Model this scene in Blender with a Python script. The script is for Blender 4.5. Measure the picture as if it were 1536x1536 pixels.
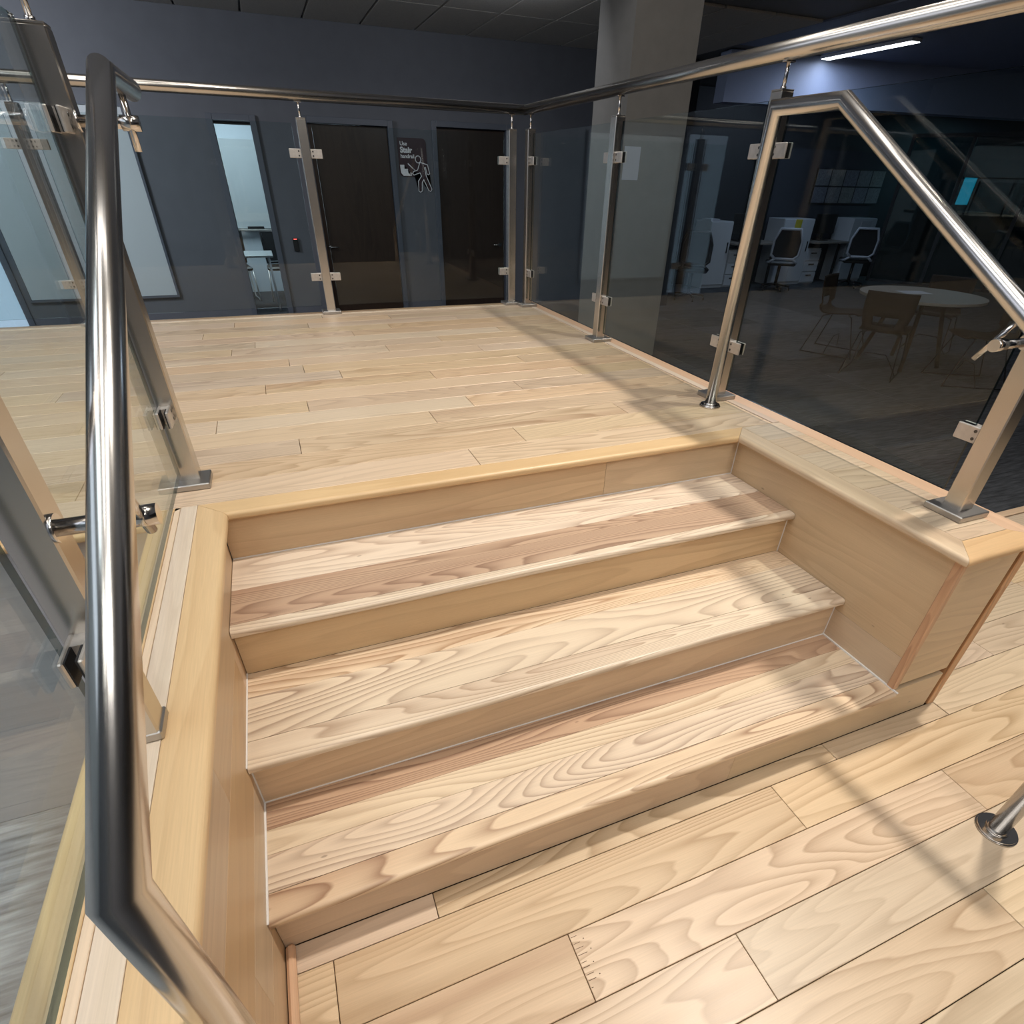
import bpy, bmesh, math, random
from mathutils import Vector, Matrix
random.seed(7)
for o in list(bpy.data.objects): bpy.data.objects.remove(o)
SC = bpy.context.scene
COL = SC.collection

# ------------------------------------------------------------------ camera
def cam_setup():
    cx, cy, cz, yaw, pitch, roll, f, px, py = CAM
    fw = Vector((math.sin(yaw)*math.cos(pitch), math.cos(yaw)*math.cos(pitch), math.sin(pitch)))
    r = Vector((math.cos(yaw), -math.sin(yaw), 0)); u = r.cross(fw)
    c, s = math.cos(roll), math.sin(roll)
    R, U = r*c+u*s, u*c-r*s
    cd = bpy.data.cameras.new('camera'); co = bpy.data.objects.new('camera', cd); COL.objects.link(co)
    m = Matrix(((R.x, U.x, -fw.x, cx), (R.y, U.y, -fw.y, cy), (R.z, U.z, -fw.z, cz), (0, 0, 0, 1)))
    co.matrix_world = m
    cd.sensor_width = 36; cd.sensor_fit = 'HORIZONTAL'; cd.lens = f*36/1536
    cd.shift_x = (768-px)/1536; cd.shift_y = (py-768)/1536
    cd.clip_start = .02; cd.clip_end = 200
    SC.camera = co
CAM = (0.259, -0.6361, 1.3641, 0.3916, -0.6146, 0.0243, 839.13, 784.46, 861.23)
cam_setup()

# ------------------------------------------------------------------ world, exposure, large lights
W = bpy.data.worlds.new('world'); SC.world = W; W.use_nodes = True
W.node_tree.nodes['Background'].inputs[0].default_value = (.35, .45, .7, 1)
W.node_tree.nodes['Background'].inputs[1].default_value = .03
SC.view_settings.view_transform = 'Standard'; SC.view_settings.look = 'None'
SC.view_settings.exposure = -0.30; SC.view_settings.gamma = 1; SC.view_settings.use_curve_mapping = False

def area(name, loc, size, power, color=(1, 1, 1), target=None, shape='RECTANGLE', size_y=None, spread=180):
    l = bpy.data.lights.new(name, 'AREA'); l.energy = power; l.color = color; l.shape = shape; l.size = size
    if size_y: l.size_y = size_y
    l.spread = math.radians(spread)
    o = bpy.data.objects.new(name, l); COL.objects.link(o); o.location = loc
    d = (Vector(target)-Vector(loc)) if target else Vector((0, 0, -1))
    o.rotation_euler = d.to_track_quat('-Z', 'Y').to_euler()
    return o
WARM = (1.0, .925, .83)
HZ = 6.1                                                     # high ceiling over the stairs
area('key_downlight', (3.1, .35, HZ-.12), .26, 72, WARM, (1.3, .6, .4), 'DISK', spread=88)
area('troffer_light', (-.4, -.5, HZ-.12), 1.0, 80, (1.0, .965, .91), None, 'RECTANGLE', 5.0)
area('troffer_light', (.9, -3.9, 4.6), 2.2, 105, (1.0, .955, .885), (.9, .4, .4), 'RECTANGLE', 1.2)
area('left_hall_light', (-2.9, -.6, HZ-.4), 1.8, 120, (.90, .94, 1.0), None, 'RECTANGLE', 5.0)
area('troffer_light', (.1, 2.5, HZ-.12), 4.4, 38, (1.0, .965, .91), None, 'RECTANGLE', .6)
area('troffer_light', (1.5, -2.0, HZ-.12), 1.2, 55, (1.0, .965, .91), None, 'RECTANGLE', 3.6)
area('meeting_room_light', (-.2, 9.6, 2.6), 1.2, 75, (.82, .92, 1.0), None, 'RECTANGLE', 1.2)
area('office_linear_light', (7.42, 6.15, 2.68), .12, 20, (.70, .80, 1.0), None, 'RECTANGLE', 1.3)
area('office_back_fill', (9.4, 8.2, 2.65), 1.2, 18, (.62, .76, 1.0), (9.4, 9.2, 0), 'RECTANGLE', .6)  # added bluish fill that lifts the cabinets, not a fitting
area('glass_office_fill', (14.4, 8.6, 2.6), .8, 22, (.45, .82, 1.0), None, 'RECTANGLE', .8)  # added fill behind the teal panes, which were too dark without it
area('door_fill', (2.6, 5.4, 2.64), .8, 11, (.86, .91, 1.0), (2.4, 8, 1.2), 'RECTANGLE', .4)  # added fill to brighten the sign and the wall between the doors
area('wall_washer', (-2.8, 5.6, 2.64), 1.0, 120, (.86, .91, 1.0), (-1.6, 8, 1.2), 'RECTANGLE', .5)

# ------------------------------------------------------------------ helpers
def nm(m):
    m.use_nodes = True; nt = m.node_tree; nt.nodes.clear(); return nt
def N(nt, typ, **k):
    n = nt.nodes.new(typ)
    for a, v in k.items(): setattr(n, a, v)
    return n
def simple(name, col, rough=.5, metal=0, spec=.5, emit=None, es=0, noise=0, nscale=30, bump=0):
    m = bpy.data.materials.new(name); nt = nm(m); o = N(nt, 'ShaderNodeOutputMaterial'); b = N(nt, 'ShaderNodeBsdfPrincipled')
    b.inputs['Base Color'].default_value = (*col, 1); b.inputs['Roughness'].default_value = rough
    b.inputs['Metallic'].default_value = metal; b.inputs['Specular IOR Level'].default_value = spec
    if emit: b.inputs['Emission Color'].default_value = (*emit, 1); b.inputs['Emission Strength'].default_value = es
    if noise or bump:
        tc = N(nt, 'ShaderNodeTexCoord'); no = N(nt, 'ShaderNodeTexNoise'); no.inputs['Scale'].default_value = nscale; no.inputs['Detail'].default_value = 4
        nt.links.new(tc.outputs['Object'], no.inputs['Vector'])
        if noise:
            mr = N(nt, 'ShaderNodeMapRange'); mr.inputs['From Min'].default_value = .3; mr.inputs['From Max'].default_value = .7
            mr.inputs['To Min'].default_value = 1-noise; mr.inputs['To Max'].default_value = 1+noise
            mx = N(nt, 'ShaderNodeVectorMath', operation='SCALE'); mx.inputs[0].default_value = col
            nt.links.new(no.outputs['Fac'], mr.inputs['Value']); nt.links.new(mr.outputs['Result'], mx.inputs['Scale']); nt.links.new(mx.outputs[0], b.inputs['Base Color'])
        if bump:
            bp = N(nt, 'ShaderNodeBump'); bp.inputs['Strength'].default_value = bump; bp.inputs['Distance'].default_value = .002
            nt.links.new(no.outputs['Fac'], bp.inputs['Height']); nt.links.new(bp.outputs['Normal'], b.inputs['Normal'])
    nt.links.new(b.outputs[0], o.inputs[0]); return m

def wood(name, light, dark, axis='x', rings=16, contrast=.75, across=8.0, along=.75, rough=.36, hue=.10, sharp=1.6, redness=0.0, red=(.44, .265, .16), dots=.5):
    """ash board: contour lines of a stretched noise make the cathedral figure"""
    m = bpy.data.materials.new(name); nt = nm(m); L = nt.links.new
    o = N(nt, 'ShaderNodeOutputMaterial'); b = N(nt, 'ShaderNodeBsdfPrincipled'); L(b.outputs[0], o.inputs[0])
    tc = N(nt, 'ShaderNodeTexCoord'); oi = N(nt, 'ShaderNodeObjectInfo')
    off = N(nt, 'ShaderNodeVectorMath', operation='MULTIPLY_ADD'); off.inputs[0].default_value = (1, 1, 1)
    rv = N(nt, 'ShaderNodeVectorMath', operation='SCALE'); rv.inputs[0].default_value = (37., 61., 83.); L(oi.outputs['Random'], rv.inputs['Scale'])
    add = N(nt, 'ShaderNodeVectorMath', operation='ADD'); L(tc.outputs['Object'], add.inputs[0]); L(rv.outputs[0], add.inputs[1])
    def mp(al, ac):
        s = {'x': (al, ac, ac), 'y': (ac, al, ac), 'z': (ac, ac, al)}[axis]
        v = N(nt, 'ShaderNodeVectorMath', operation='MULTIPLY'); v.inputs[1].default_value = s; L(add.outputs[0], v.inputs[0]); return v.outputs[0]
    def noise(vec, sc=1, det=2, rg=.5, dist=0):
        n = N(nt, 'ShaderNodeTexNoise'); n.inputs['Scale'].default_value = sc; n.inputs['Detail'].default_value = det
        n.inputs['Roughness'].default_value = rg; n.inputs['Distortion'].default_value = dist; L(vec, n.inputs['Vector']); return n.outputs['Fac']
    def mth(op, a, bb=None, c=None):
        n = N(nt, 'ShaderNodeMath', operation=op)
        for i, v in enumerate((a, bb, c)):
            if v is None: continue
            if isinstance(v, (int, float)): n.inputs[i].default_value = v
            else: L(v, n.inputs[i])
        return n.outputs[0]
    fig = noise(mp(along, across), 1, 1.4, .42, .25)
    wob = noise(mp(5, 26), 1, 2)
    val = mth('ADD', mth('MULTIPLY', fig, rings), mth('MULTIPLY', wob, .45))
    saw = mth('FRACT', val)
    ring = mth('POWER', saw, sharp)                            # soft rise then crisp late-wood line
    edge = mth('SMOOTH_MIN', ring, mth('MULTIPLY', mth('SUBTRACT', 1, saw), 9), .15)
    amp = noise(mp(.8, 4), 1, 2)
    amp = mth('MULTIPLY', mth('MULTIPLY_ADD', amp, 2.2, -.45), contrast)
    amp = mth('MINIMUM', mth('MAXIMUM', amp, 0.04), 1)
    fine = noise(mp(9, 420), 1, 3, .6)
    mix1 = N(nt, 'ShaderNodeMix', data_type='RGBA'); mix1.inputs[6].default_value = (*light, 1); mix1.inputs[7].default_value = (*dark, 1)
    L(mth('MULTIPLY', edge, amp), mix1.inputs[0])
    # heartwood zones
    zone = noise(mp(.5, 7), 1, 2, .5, .4)
    zr = N(nt, 'ShaderNodeMapRange'); zr.inputs['From Min'].default_value = .60-.22*redness; zr.inputs['From Max'].default_value = .72-.15*redness
    zr.inputs['To Max'].default_value = min(1, .45+.6*redness); L(zone, zr.inputs['Value'])
    mix2 = N(nt, 'ShaderNodeMix', data_type='RGBA', blend_type='MULTIPLY'); mix2.inputs[7].default_value = tuple(min(1, r/l) for r, l in zip(red, light))+(1,)
    L(zr.outputs[0], mix2.inputs[0]); L(mix1.outputs[2], mix2.inputs[6])
    vor = N(nt, 'ShaderNodeTexVoronoi'); vor.inputs['Scale'].default_value = 1; L(mp(4, 11), vor.inputs['Vector'])
    dot = N(nt, 'ShaderNodeMapRange'); dot.inputs['From Min'].default_value = .035; dot.inputs['From Max'].default_value = .018
    L(vor.outputs['Distance'], dot.inputs['Value'])
    mix3 = N(nt, 'ShaderNodeMix', data_type='RGBA'); mix3.inputs[7].default_value = (.13, .07, .04, 1)
    L(mth('MULTIPLY', dot.outputs[0], dots), mix3.inputs[0]); L(mix2.outputs[2], mix3.inputs[6])
    hsv = N(nt, 'ShaderNodeHueSaturation')
    r2 = mth('FRACT', mth('MULTIPLY', oi.outputs['Random'], 17.3)); r3 = mth('FRACT', mth('MULTIPLY', oi.outputs['Random'], 41.7))
    L(mth('MULTIPLY_ADD', r2, .010, .496), hsv.inputs['Hue'])
    L(mth('MULTIPLY_ADD', r3, .26, .80), hsv.inputs['Saturation'])
    v = mth('ADD', mth('MULTIPLY_ADD', oi.outputs['Random'], hue*2, 1-hue), mth('MULTIPLY_ADD', fine, .26, -.13))
    L(v, hsv.inputs['Value']); L(mix3.outputs[2], hsv.inputs['Color']); L(hsv.outputs[0], b.inputs['Base Color'])
    L(mth('MULTIPLY_ADD', fine, .16, rough-.08), b.inputs['Roughness']); b.inputs['Specular IOR Level'].default_value = .45
    bp = N(nt, 'ShaderNodeBump'); bp.inputs['Strength'].default_value = .12; bp.inputs['Distance'].default_value = .0006
    L(mth('ADD', edge, fine), bp.inputs['Height']); L(bp.outputs[0], b.inputs['Normal'])
    return m

def brushed(name, col, rough=.24, axis='z'):
    m = bpy.data.materials.new(name); nt = nm(m); L = nt.links.new
    o = N(nt, 'ShaderNodeOutputMaterial'); b = N(nt, 'ShaderNodeBsdfPrincipled'); L(b.outputs[0], o.inputs[0])
    b.inputs['Base Color'].default_value = (*col, 1); b.inputs['Metallic'].default_value = 1
    tc = N(nt, 'ShaderNodeTexCoord'); v = N(nt, 'ShaderNodeVectorMath', operation='MULTIPLY')
    v.inputs[1].default_value = {'x': (3, 500, 500), 'y': (500, 3, 500), 'z': (500, 500, 3)}[axis]; L(tc.outputs['Object'], v.inputs[0])
    n = N(nt, 'ShaderNodeTexNoise'); n.inputs['Scale'].default_value = 1; n.inputs['Detail'].default_value = 2; L(v.outputs[0], n.inputs['Vector'])
    n2 = N(nt, 'ShaderNodeTexNoise'); n2.inputs['Scale'].default_value = 9; n2.inputs['Detail'].default_value = 5; L(tc.outputs['Object'], n2.inputs['Vector'])
    mr = N(nt, 'ShaderNodeMapRange'); mr.inputs['To Min'].default_value = rough-.02; mr.inputs['To Max'].default_value = rough+.04
    ad = N(nt, 'ShaderNodeMath', operation='MULTIPLY_ADD'); ad.inputs[1].default_value = .5; L(n.outputs['Fac'], ad.inputs[0])
    hf = N(nt, 'ShaderNodeMath', operation='MULTIPLY'); hf.inputs[1].default_value = .5; L(n2.outputs['Fac'], hf.inputs[0]); L(hf.outputs[0], ad.inputs[2])
    L(ad.outputs[0], mr.inputs['Value']); L(mr.outputs[0], b.inputs['Roughness'])
    bp = N(nt, 'ShaderNodeBump'); bp.inputs['Strength'].default_value = .004; bp.inputs['Distance'].default_value = .0002
    L(n.outputs['Fac'], bp.inputs['Height']); L(bp.outputs[0], b.inputs['Normal'])
    return m

def glassmat(name, tint, ior=1.5, rough=0.0, boost=1.0):
    m = bpy.data.materials.new(name); nt = nm(m); L = nt.links.new
    o = N(nt, 'ShaderNodeOutputMaterial'); t = N(nt, 'ShaderNodeBsdfTransparent'); t.inputs[0].default_value = (*tint, 1)
    g = N(nt, 'ShaderNodeBsdfGlossy'); g.inputs['Roughness'].default_value = rough; g.inputs[0].default_value = (boost, boost, boost, 1)
    # Schlick reflectance, the same from both sides of a face
    ge = N(nt, 'ShaderNodeNewGeometry'); dt = N(nt, 'ShaderNodeVectorMath', operation='DOT_PRODUCT'); L(ge.outputs['Normal'], dt.inputs[0]); L(ge.outputs['Incoming'], dt.inputs[1])
    ab = N(nt, 'ShaderNodeMath', operation='ABSOLUTE'); L(dt.outputs['Value'], ab.inputs[0])
    om = N(nt, 'ShaderNodeMath', operation='SUBTRACT'); om.inputs[0].default_value = 1; L(ab.outputs[0], om.inputs[1])
    pw = N(nt, 'ShaderNodeMath', operation='POWER'); pw.inputs[1].default_value = 5; L(om.outputs[0], pw.inputs[0])
    r0 = ((ior-1)/(ior+1))**2
    f = N(nt, 'ShaderNodeMath', operation='MULTIPLY_ADD'); f.inputs[1].default_value = 1-r0; f.inputs[2].default_value = r0; L(pw.outputs[0], f.inputs[0])
    mx = N(nt, 'ShaderNodeMixShader'); L(f.outputs[0], mx.inputs[0]); L(t.outputs[0], mx.inputs[1]); L(g.outputs[0], mx.inputs[2]); L(mx.outputs[0], o.inputs[0])
    return m

def emis(name, col, s):
    m = bpy.data.materials.new(name); nt = nm(m); o = N(nt, 'ShaderNodeOutputMaterial'); e = N(nt, 'ShaderNodeEmission')
    e.inputs[0].default_value = (*col, 1); e.inputs[1].default_value = s; nt.links.new(e.outputs[0], o.inputs[0]); return m

ASH = dict(light=(.66, .495, .33), dark=(.41, .27, .155))
M = {}
M['plank'] = wood('ash_plank', **ASH, axis='x', rings=26, contrast=.95, across=6, sharp=2.0, along=.6, hue=.08)
M['tread'] = wood('ash_tread', (.71, .55, .375), (.27, .145, .08), axis='x', rings=32, contrast=1.35, across=5.5, sharp=2.6, along=.6, hue=.06, redness=.25)
M['tread_pale'] = wood('ash_tread_pale', (.75, .60, .43), (.38, .235, .135), axis='x', rings=28, contrast=1.2, sharp=2.4, across=8, along=.6, hue=.05)
M['tread_red'] = wood('ash_tread_heart', (.52, .345, .215), (.22, .115, .065), axis='x', rings=30, sharp=2.2, contrast=1.1, across=8, along=.6, hue=.06, redness=.5)
M['riser'] = wood('ash_riser', (.66, .475, .285), (.44, .275, .145), axis='x', rings=11, contrast=.5, across=7, along=.8, hue=.05)
M['sideY'] = wood('ash_side', (.62, .44, .265), (.44, .28, .15), axis='y', rings=10, contrast=.45, across=7, along=.7, hue=.06)
M['nose'] = wood('ash_nosing', (.70, .47, .245), (.50, .28, .11), axis='x', rings=8, contrast=.6, across=9, along=.6, hue=.03)
M['cap'] = wood('ash_cap', (.72, .50, .26), (.56, .34, .15), axis='y', rings=8, contrast=.55, across=8, along=.6, hue=.03)
M['strip'] = wood('ash_strip', (.75, .60, .44), (.55, .38, .24), axis='y', rings=8, contrast=.5, across=10, along=.6, hue=.03)
M['orange'] = wood('ash_orange', (.62, .34, .15), (.36, .15, .05), axis='z', rings=14, contrast=.9, across=12, along=.8, hue=.03)
M['trimY'] = wood('ash_edge_trim', (.70, .45, .27), (.52, .29, .15), axis='y', rings=8, contrast=.55, across=10, along=.6, hue=.03)
M['trimX'] = wood('ash_edge_trim_back', (.70, .47, .28), (.52, .30, .16), axis='x', rings=8, contrast=.55, across=10, along=.6, hue=.03)
M['capR'] = wood('ash_cap_right', (.66, .47, .29), (.46, .29, .16), axis='y', rings=10, contrast=.6, across=9, along=.6, hue=.03)
M['greyskirt'] = wood('grey_laminate_panel', (.50, .51, .55), (.38, .39, .44), axis='x', rings=12, contrast=.6, across=6, along=.6, hue=.03, dots=0, red=(.40, .41, .45))
M['sub'] = simple('subfloor_dark', (.10, .055, .03), .9)
M['caulk'] = simple('white_caulk', (.8, .78, .76), .5)
M['steel'] = brushed('brushed_steel', (.60, .57, .53), .25, 'z')
M['steelx'] = brushed('brushed_steel_rail', (.62, .59, .55), .22, 'x')
M['steely'] = brushed('brushed_steel_rail_side', (.60, .57, .53), .22, 'y')
M['steelh'] = brushed('brushed_steel_handrail', (.66, .64, .62), .20, 'y')
M['polish'] = brushed('polished_steel', (.62, .60, .58), .14, 'z')
M['plate'] = brushed('base_plate_steel', (.50, .48, .46), .42, 'x')
M['clip'] = simple('satin_clip', (.62, .59, .56), .42, .75, noise=.08, nscale=60)
M['screw'] = simple('screw_steel', (.10, .10, .10), .35, 1)
M['rubber'] = simple('black_rubber', (.012, .012, .014), .6)
M['glass'] = glassmat('balustrade_glass', (.885, .93, .93), 1.33)
M['gedge'] = glassmat('glass_edge', (.16, .23, .24), 1.6, .1)
M['wall'] = simple('slate_paint', (.112, .119, .138), .62, noise=.05, nscale=6, bump=.15)
M['frame'] = simple('frame_paint', (.095, .108, .135), .42)
M['ceil'] = simple('ceiling_tile_white', (.52, .50, .46), .9, noise=.10, nscale=90, bump=.3)
M['grid'] = simple('ceiling_grid', (.20, .20, .20), .6)
M['col'] = simple('column_beige', (.21, .20, .185), .7, noise=.05, nscale=8, bump=.1)
M['door'] = wood('dark_door_veneer', (.038, .022, .014), (.018, .009, .006), axis='z', rings=10, contrast=.7, across=5, along=.5, rough=.38, dots=0)
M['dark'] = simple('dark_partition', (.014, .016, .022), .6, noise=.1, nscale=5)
M['navy'] = simple('bulkhead_blue', (.24, .29, .42), .6, noise=.03, nscale=5)
M['black'] = simple('black_plastic', (.012, .012, .013), .4)
M['white'] = simple('white_metal', (.55, .58, .63), .4)
M['whiteb'] = simple('marker_board', (.56, .60, .62), .22)
M['laminate'] = simple('grey_laminate', (.24, .21, .185), .5, noise=.06, nscale=14)
M['shell'] = simple('brown_shell', (.026, .016, .011), .75, spec=.15)
M['wire'] = simple('black_wire', (.008, .008, .009), .6, spec=.15)
M['mesh'] = simple('black_mesh', (.010, .010, .012), .8)
M['paper'] = simple('paper', (.46, .47, .53), .8)
M['tglass'] = glassmat('tinted_office_glass', (.30, .52, .56), 1.5)
M['roomw'] = simple('meeting_room_wall', (.62, .68, .74), .6)
def carpetmat(name, col, ax):
    m = bpy.data.materials.new(name); nt = nm(m); L = nt.links.new
    o = N(nt, 'ShaderNodeOutputMaterial'); b = N(nt, 'ShaderNodeBsdfPrincipled'); L(b.outputs[0], o.inputs[0]); b.inputs['Roughness'].default_value = .95; b.inputs['Specular IOR Level'].default_value = .1
    tc = N(nt, 'ShaderNodeTexCoord'); oi = N(nt, 'ShaderNodeObjectInfo')
    v = N(nt, 'ShaderNodeVectorMath', operation='MULTIPLY'); v.inputs[1].default_value = (7, 60, 1) if ax == 'x' else (60, 7, 1); L(tc.outputs['Object'], v.inputs[0])
    n = N(nt, 'ShaderNodeTexNoise'); n.inputs['Scale'].default_value = 1; n.inputs['Detail'].default_value = 4; L(v.outputs[0], n.inputs['Vector'])
    n2 = N(nt, 'ShaderNodeTexNoise'); n2.inputs['Scale'].default_value = 3; L(tc.outputs['Object'], n2.inputs['Vector'])
    a = N(nt, 'ShaderNodeMath', operation='MULTIPLY_ADD'); a.inputs[1].default_value = 1.3; L(n.outputs['Fac'], a.inputs[0]); 
    c = N(nt, 'ShaderNodeMath', operation='MULTIPLY_ADD'); c.inputs[1].default_value = .35; c.inputs[2].default_value = -.1; L(oi.outputs['Random'], c.inputs[0]); L(c.outputs[0], a.inputs[2])
    s = N(nt, 'ShaderNodeVectorMath', operation='SCALE'); s.inputs[0].default_value = col; L(a.outputs[0], s.inputs['Scale']); L(s.outputs[0], b.inputs['Base Color'])
    bp = N(nt, 'ShaderNodeBump'); bp.inputs['Strength'].default_value = .4; bp.inputs['Distance'].default_value = .003; L(n.outputs['Fac'], bp.inputs['Height']); L(bp.outputs[0], b.inputs['Normal'])
    return m
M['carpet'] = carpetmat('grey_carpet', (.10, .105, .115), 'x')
M['carpet_lit'] = carpetmat('grey_carpet_lit', (.50, .51, .54), 'x')  # same grey carpet on the left, strong light painted into its colour

def mesh_obj(name, bm, mat, parent=None, smooth=False):
    me = bpy.data.meshes.new(name); bm.normal_update(); bm.to_mesh(me); bm.free()
    mats = mat if isinstance(mat, (list, tuple)) else [mat]
    for m in mats: me.materials.append(m)
    if smooth:
        for p in me.polygons: p.use_smooth = True
    o = bpy.data.objects.new(name, me); COL.objects.link(o)
    if parent is not None:
        o.parent = parent
        o.matrix_parent_inverse = Matrix.Identity(4)
        # parent empties have plain translations and rotations only: keep world placement
        o.matrix_basis = world_of(parent).inverted()
    return o
def world_of(o):
    m = o.matrix_basis.copy()
    if o.parent: return world_of(o.parent) @ m
    return m
def addbox(bm, x0, x1, y0, y1, z0, z1, bev=0, mi=0, mat=None):
    vs = [bm.verts.new((x, y, z)) for z in (z0, z1) for y in (y0, y1) for x in (x0, x1)]
    fs = [bm.faces.new([vs[i] for i in q]) for q in ((0, 2, 3, 1), (4, 5, 7, 6), (0, 1, 5, 4), (1, 3, 7, 5), (3, 2, 6, 7), (2, 0, 4, 6))]
    for f in fs: f.material_index = mi
    if bev:
        es = list({e for f in fs for e in f.edges})
        r = bmesh.ops.bevel(bm, geom=es, offset=bev, segments=1, affect='EDGES', profile=.5)
        for f in r['faces']: f.material_index = mi
        vs = list({v for v in r['verts']} | {v for v in vs if v.is_valid})
    if mat is not None:
        vs = [v for v in vs if v.is_valid]
        bmesh.ops.transform(bm, matrix=mat, verts=vs)
    return vs
def box(name, x0, x1, y0, y1, z0, z1, mat, parent=None, bev=.0012):
    bm = bmesh.new(); addbox(bm, x0, x1, y0, y1, z0, z1, bev); return mesh_obj(name, bm, mat, parent)
def empty(name, loc, label=None, cat=None, group=None, rz=0, kind=None):
    o = bpy.data.objects.new(name, None); COL.objects.link(o); o.location = loc; o.rotation_euler = (0, 0, rz)
    o.matrix_basis = Matrix.Translation(loc) @ Matrix.Rotation(rz, 4, 'Z')
    o.empty_display_size = .1
    return tag(o, label, cat, group, kind)
def tag(o, label=None, cat=None, group=None, kind=None):
    if label: o['label'] = label
    if cat: o['category'] = cat
    if group: o['group'] = group
    if kind: o['kind'] = kind
    return o
def addtube(bm, pts, r, seg=20, cap=True, mi=0):
    """sweep a circle along a polyline with mitred joints"""
    pts = [Vector(p) for p in pts]; n = len(pts); dirs = [(pts[i+1]-pts[i]).normalized() for i in range(n-1)]
    ref = Vector((1, 0, 0)) if abs(dirs[0].x) < .8 else Vector((0, 1, 0))
    a = (ref-dirs[0]*ref.dot(dirs[0])).normalized(); b = dirs[0].cross(a)
    prev = [(a*math.cos(t)+b*math.sin(t))*r for t in [2*math.pi*k/seg for k in range(seg)]]
    rings = [[bm.verts.new(pts[0]+p) for p in prev]]
    base = [pts[0]+p for p in prev]
    for i in range(1, n):
        d = dirs[i-1]
        pn = (d+dirs[i]).normalized() if i < n-1 else d
        base = [q+d*((pts[i]-q).dot(pn)/d.dot(pn)) for q in base]
        rings.append([bm.verts.new(q) for q in base])
    for i in range(n-1):
        for k in range(seg):
            f = bm.faces.new((rings[i][k], rings[i][(k+1) % seg], rings[i+1][(k+1) % seg], rings[i+1][k])); f.smooth = True; f.material_index = mi
    if cap:
        for rg, rev in ((rings[0], True), (rings[-1], False)):
            f = bm.faces.new(list(reversed(rg)) if rev else rg); f.material_index = mi
    return rings
def tube(name, pts, r, mat, parent=None, seg=20):
    bm = bmesh.new(); addtube(bm, pts, r, seg)
    return mesh_obj(name, bm, mat, parent)
def loft(name, prof, fa, fb, axis, mat, parent=None):
    """closed 2-D profile swept along an axis, its ends cut by fa/fb of the profile's horizontal coordinate (mitres)"""
    bm = bmesh.new()
    def mk(u, v, f): return bm.verts.new((f(u), u, v) if axis == 'x' else (u, f(u), v))
    A = [mk(u, v, fa) for u, v in prof]; B = [mk(u, v, fb) for u, v in prof]; n = len(prof)
    for i in range(n): bm.faces.new((A[i], A[(i+1) % n], B[(i+1) % n], B[i]))
    bm.faces.new(list(reversed(A))); bm.faces.new(B)
    bmesh.ops.recalc_face_normals(bm, faces=bm.faces)
    return mesh_obj(name, bm, mat, parent)
def nosep(u0, u1, zt, t=.022, r=.011, s=1):
    """board section whose bull-nosed edge is at u0 and square back edge at u1"""
    sg = 1 if u1 > u0 else -1; p = []
    for k in range(7):
        a = math.pi/2+math.pi/2*k/6; p.append((u0+sg*(r+r*math.cos(a)), zt-r+r*math.sin(a)))
    p += [(u0+sg*.0, zt-t+.005), (u0+sg*.004, zt-t), (u1, zt-t), (u1, zt-.0008), (u1-sg*.0008, zt)]
    return p

# ------------------------------------------------------------------ dimensions (metres)
Z1, Z2, Z3, Z4 = .1655, .3239, .4821, .6367
Y2, Y3, Y4 = .2566, .5313, .837
WS, O, OC, WB, ZC = 1.7084, .0248, .027, .073, -.316
XO = 1.985                                                  # outer face of the right wing
FLT = .016                                                  # board thickness

# ------------------------------------------------------------------ staircase
st = empty('wooden_staircase', (.85, .4, 0), 'pale ash staircase of three deep treads between two timber side walls', 'staircase')
box('carcass', 0.01, WS-.01, .05, Y2+.04, .002, Z1-.022, M['sub'], st, 0)
box('carcass', 0.01, WS-.01, Y2+.05, Y3+.04, .002, Z2-.022, M['sub'], st, 0)
box('carcass', 0.01, WS-.01, Y3+.05, Y4+.055, .002, Z3-.022, M['sub'], st, 0)
def risers(y, z0, z1, cuts, x1=WS):
    xs = [0.001]+cuts+[x1]
    for a, b in zip(xs, xs[1:]): box('riser', a+.0004, b-.0004, y, y+.018, z0, z1, M['riser'], st, .0006)
risers(Y4+O, Z3, Z4-.022, [1.168])
risers(Y3+O, Z2, Z3-.022, [])
risers(Y2+O, Z1, Z2-.022, [])
risers(O, 0.001, Z1-.022, [1.165], 1.945)
def tread(zt, y0, y1, bands, nw, mats, nmat):
    """nosing board then boards up to the riser behind"""
    loft('nosing', nosep(y0, y0+nw-.0008, zt, .022, .010), lambda u: .0015, lambda u: WS-.0015, 'x', nmat, st)
    ys = [y0+nw]+bands+[y1]
    for k in range(len(ys)-1):
        box('tread_board', .0015, WS-.0015, ys[k]+.0003, ys[k+1]-.0003, zt-.02, zt, mats[k], st, .0005)
tread(Z3, Y3, Y4+O, [.705], .030, [M['tread_red'], M['tread_pale']], M['tread_pale'])
tread(Z2, Y2, Y3+O, [.47], .075, [M['tread'], M['tread_pale']], M['tread_pale'])
tread(Z1, 0, Y2+O, [.146, .207], .062, [M['tread'], M['tread_pale'], M['tread_red']], M['tread'])
# caulk lines
def caulk(x0, x1, y0, y1, z0, z1): box('caulk_line', x0, x1, y0, y1, z0, z1, M['caulk'], st, 0)
caulk(0, .004, .0, Y2+O, Z1, Z1+.003); caulk(0, .003, Y2, Y3+O, Z2, Z2+.003)
caulk(WS-.005, WS, .0, Y2+O, Z1, Z1+.004)
caulk(0.003, WS, Y2+O-.0025, Y2+O, Z1, Z1+.0025); caulk(0.003, WS, Y4+O-.0025, Y4+O, Z3, Z3+.0025)
caulk(0, .003, Y2+O-.003, Y2+O, Z1, Z2-.022)
for yy, za, zb in ((Y4+O, Z3, Z4), (Y3+O, Z2, Z3), (Y2+O, Z1, Z2)): caulk(WS-.003, WS, yy-.002, yy, za, zb-.022)

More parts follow.
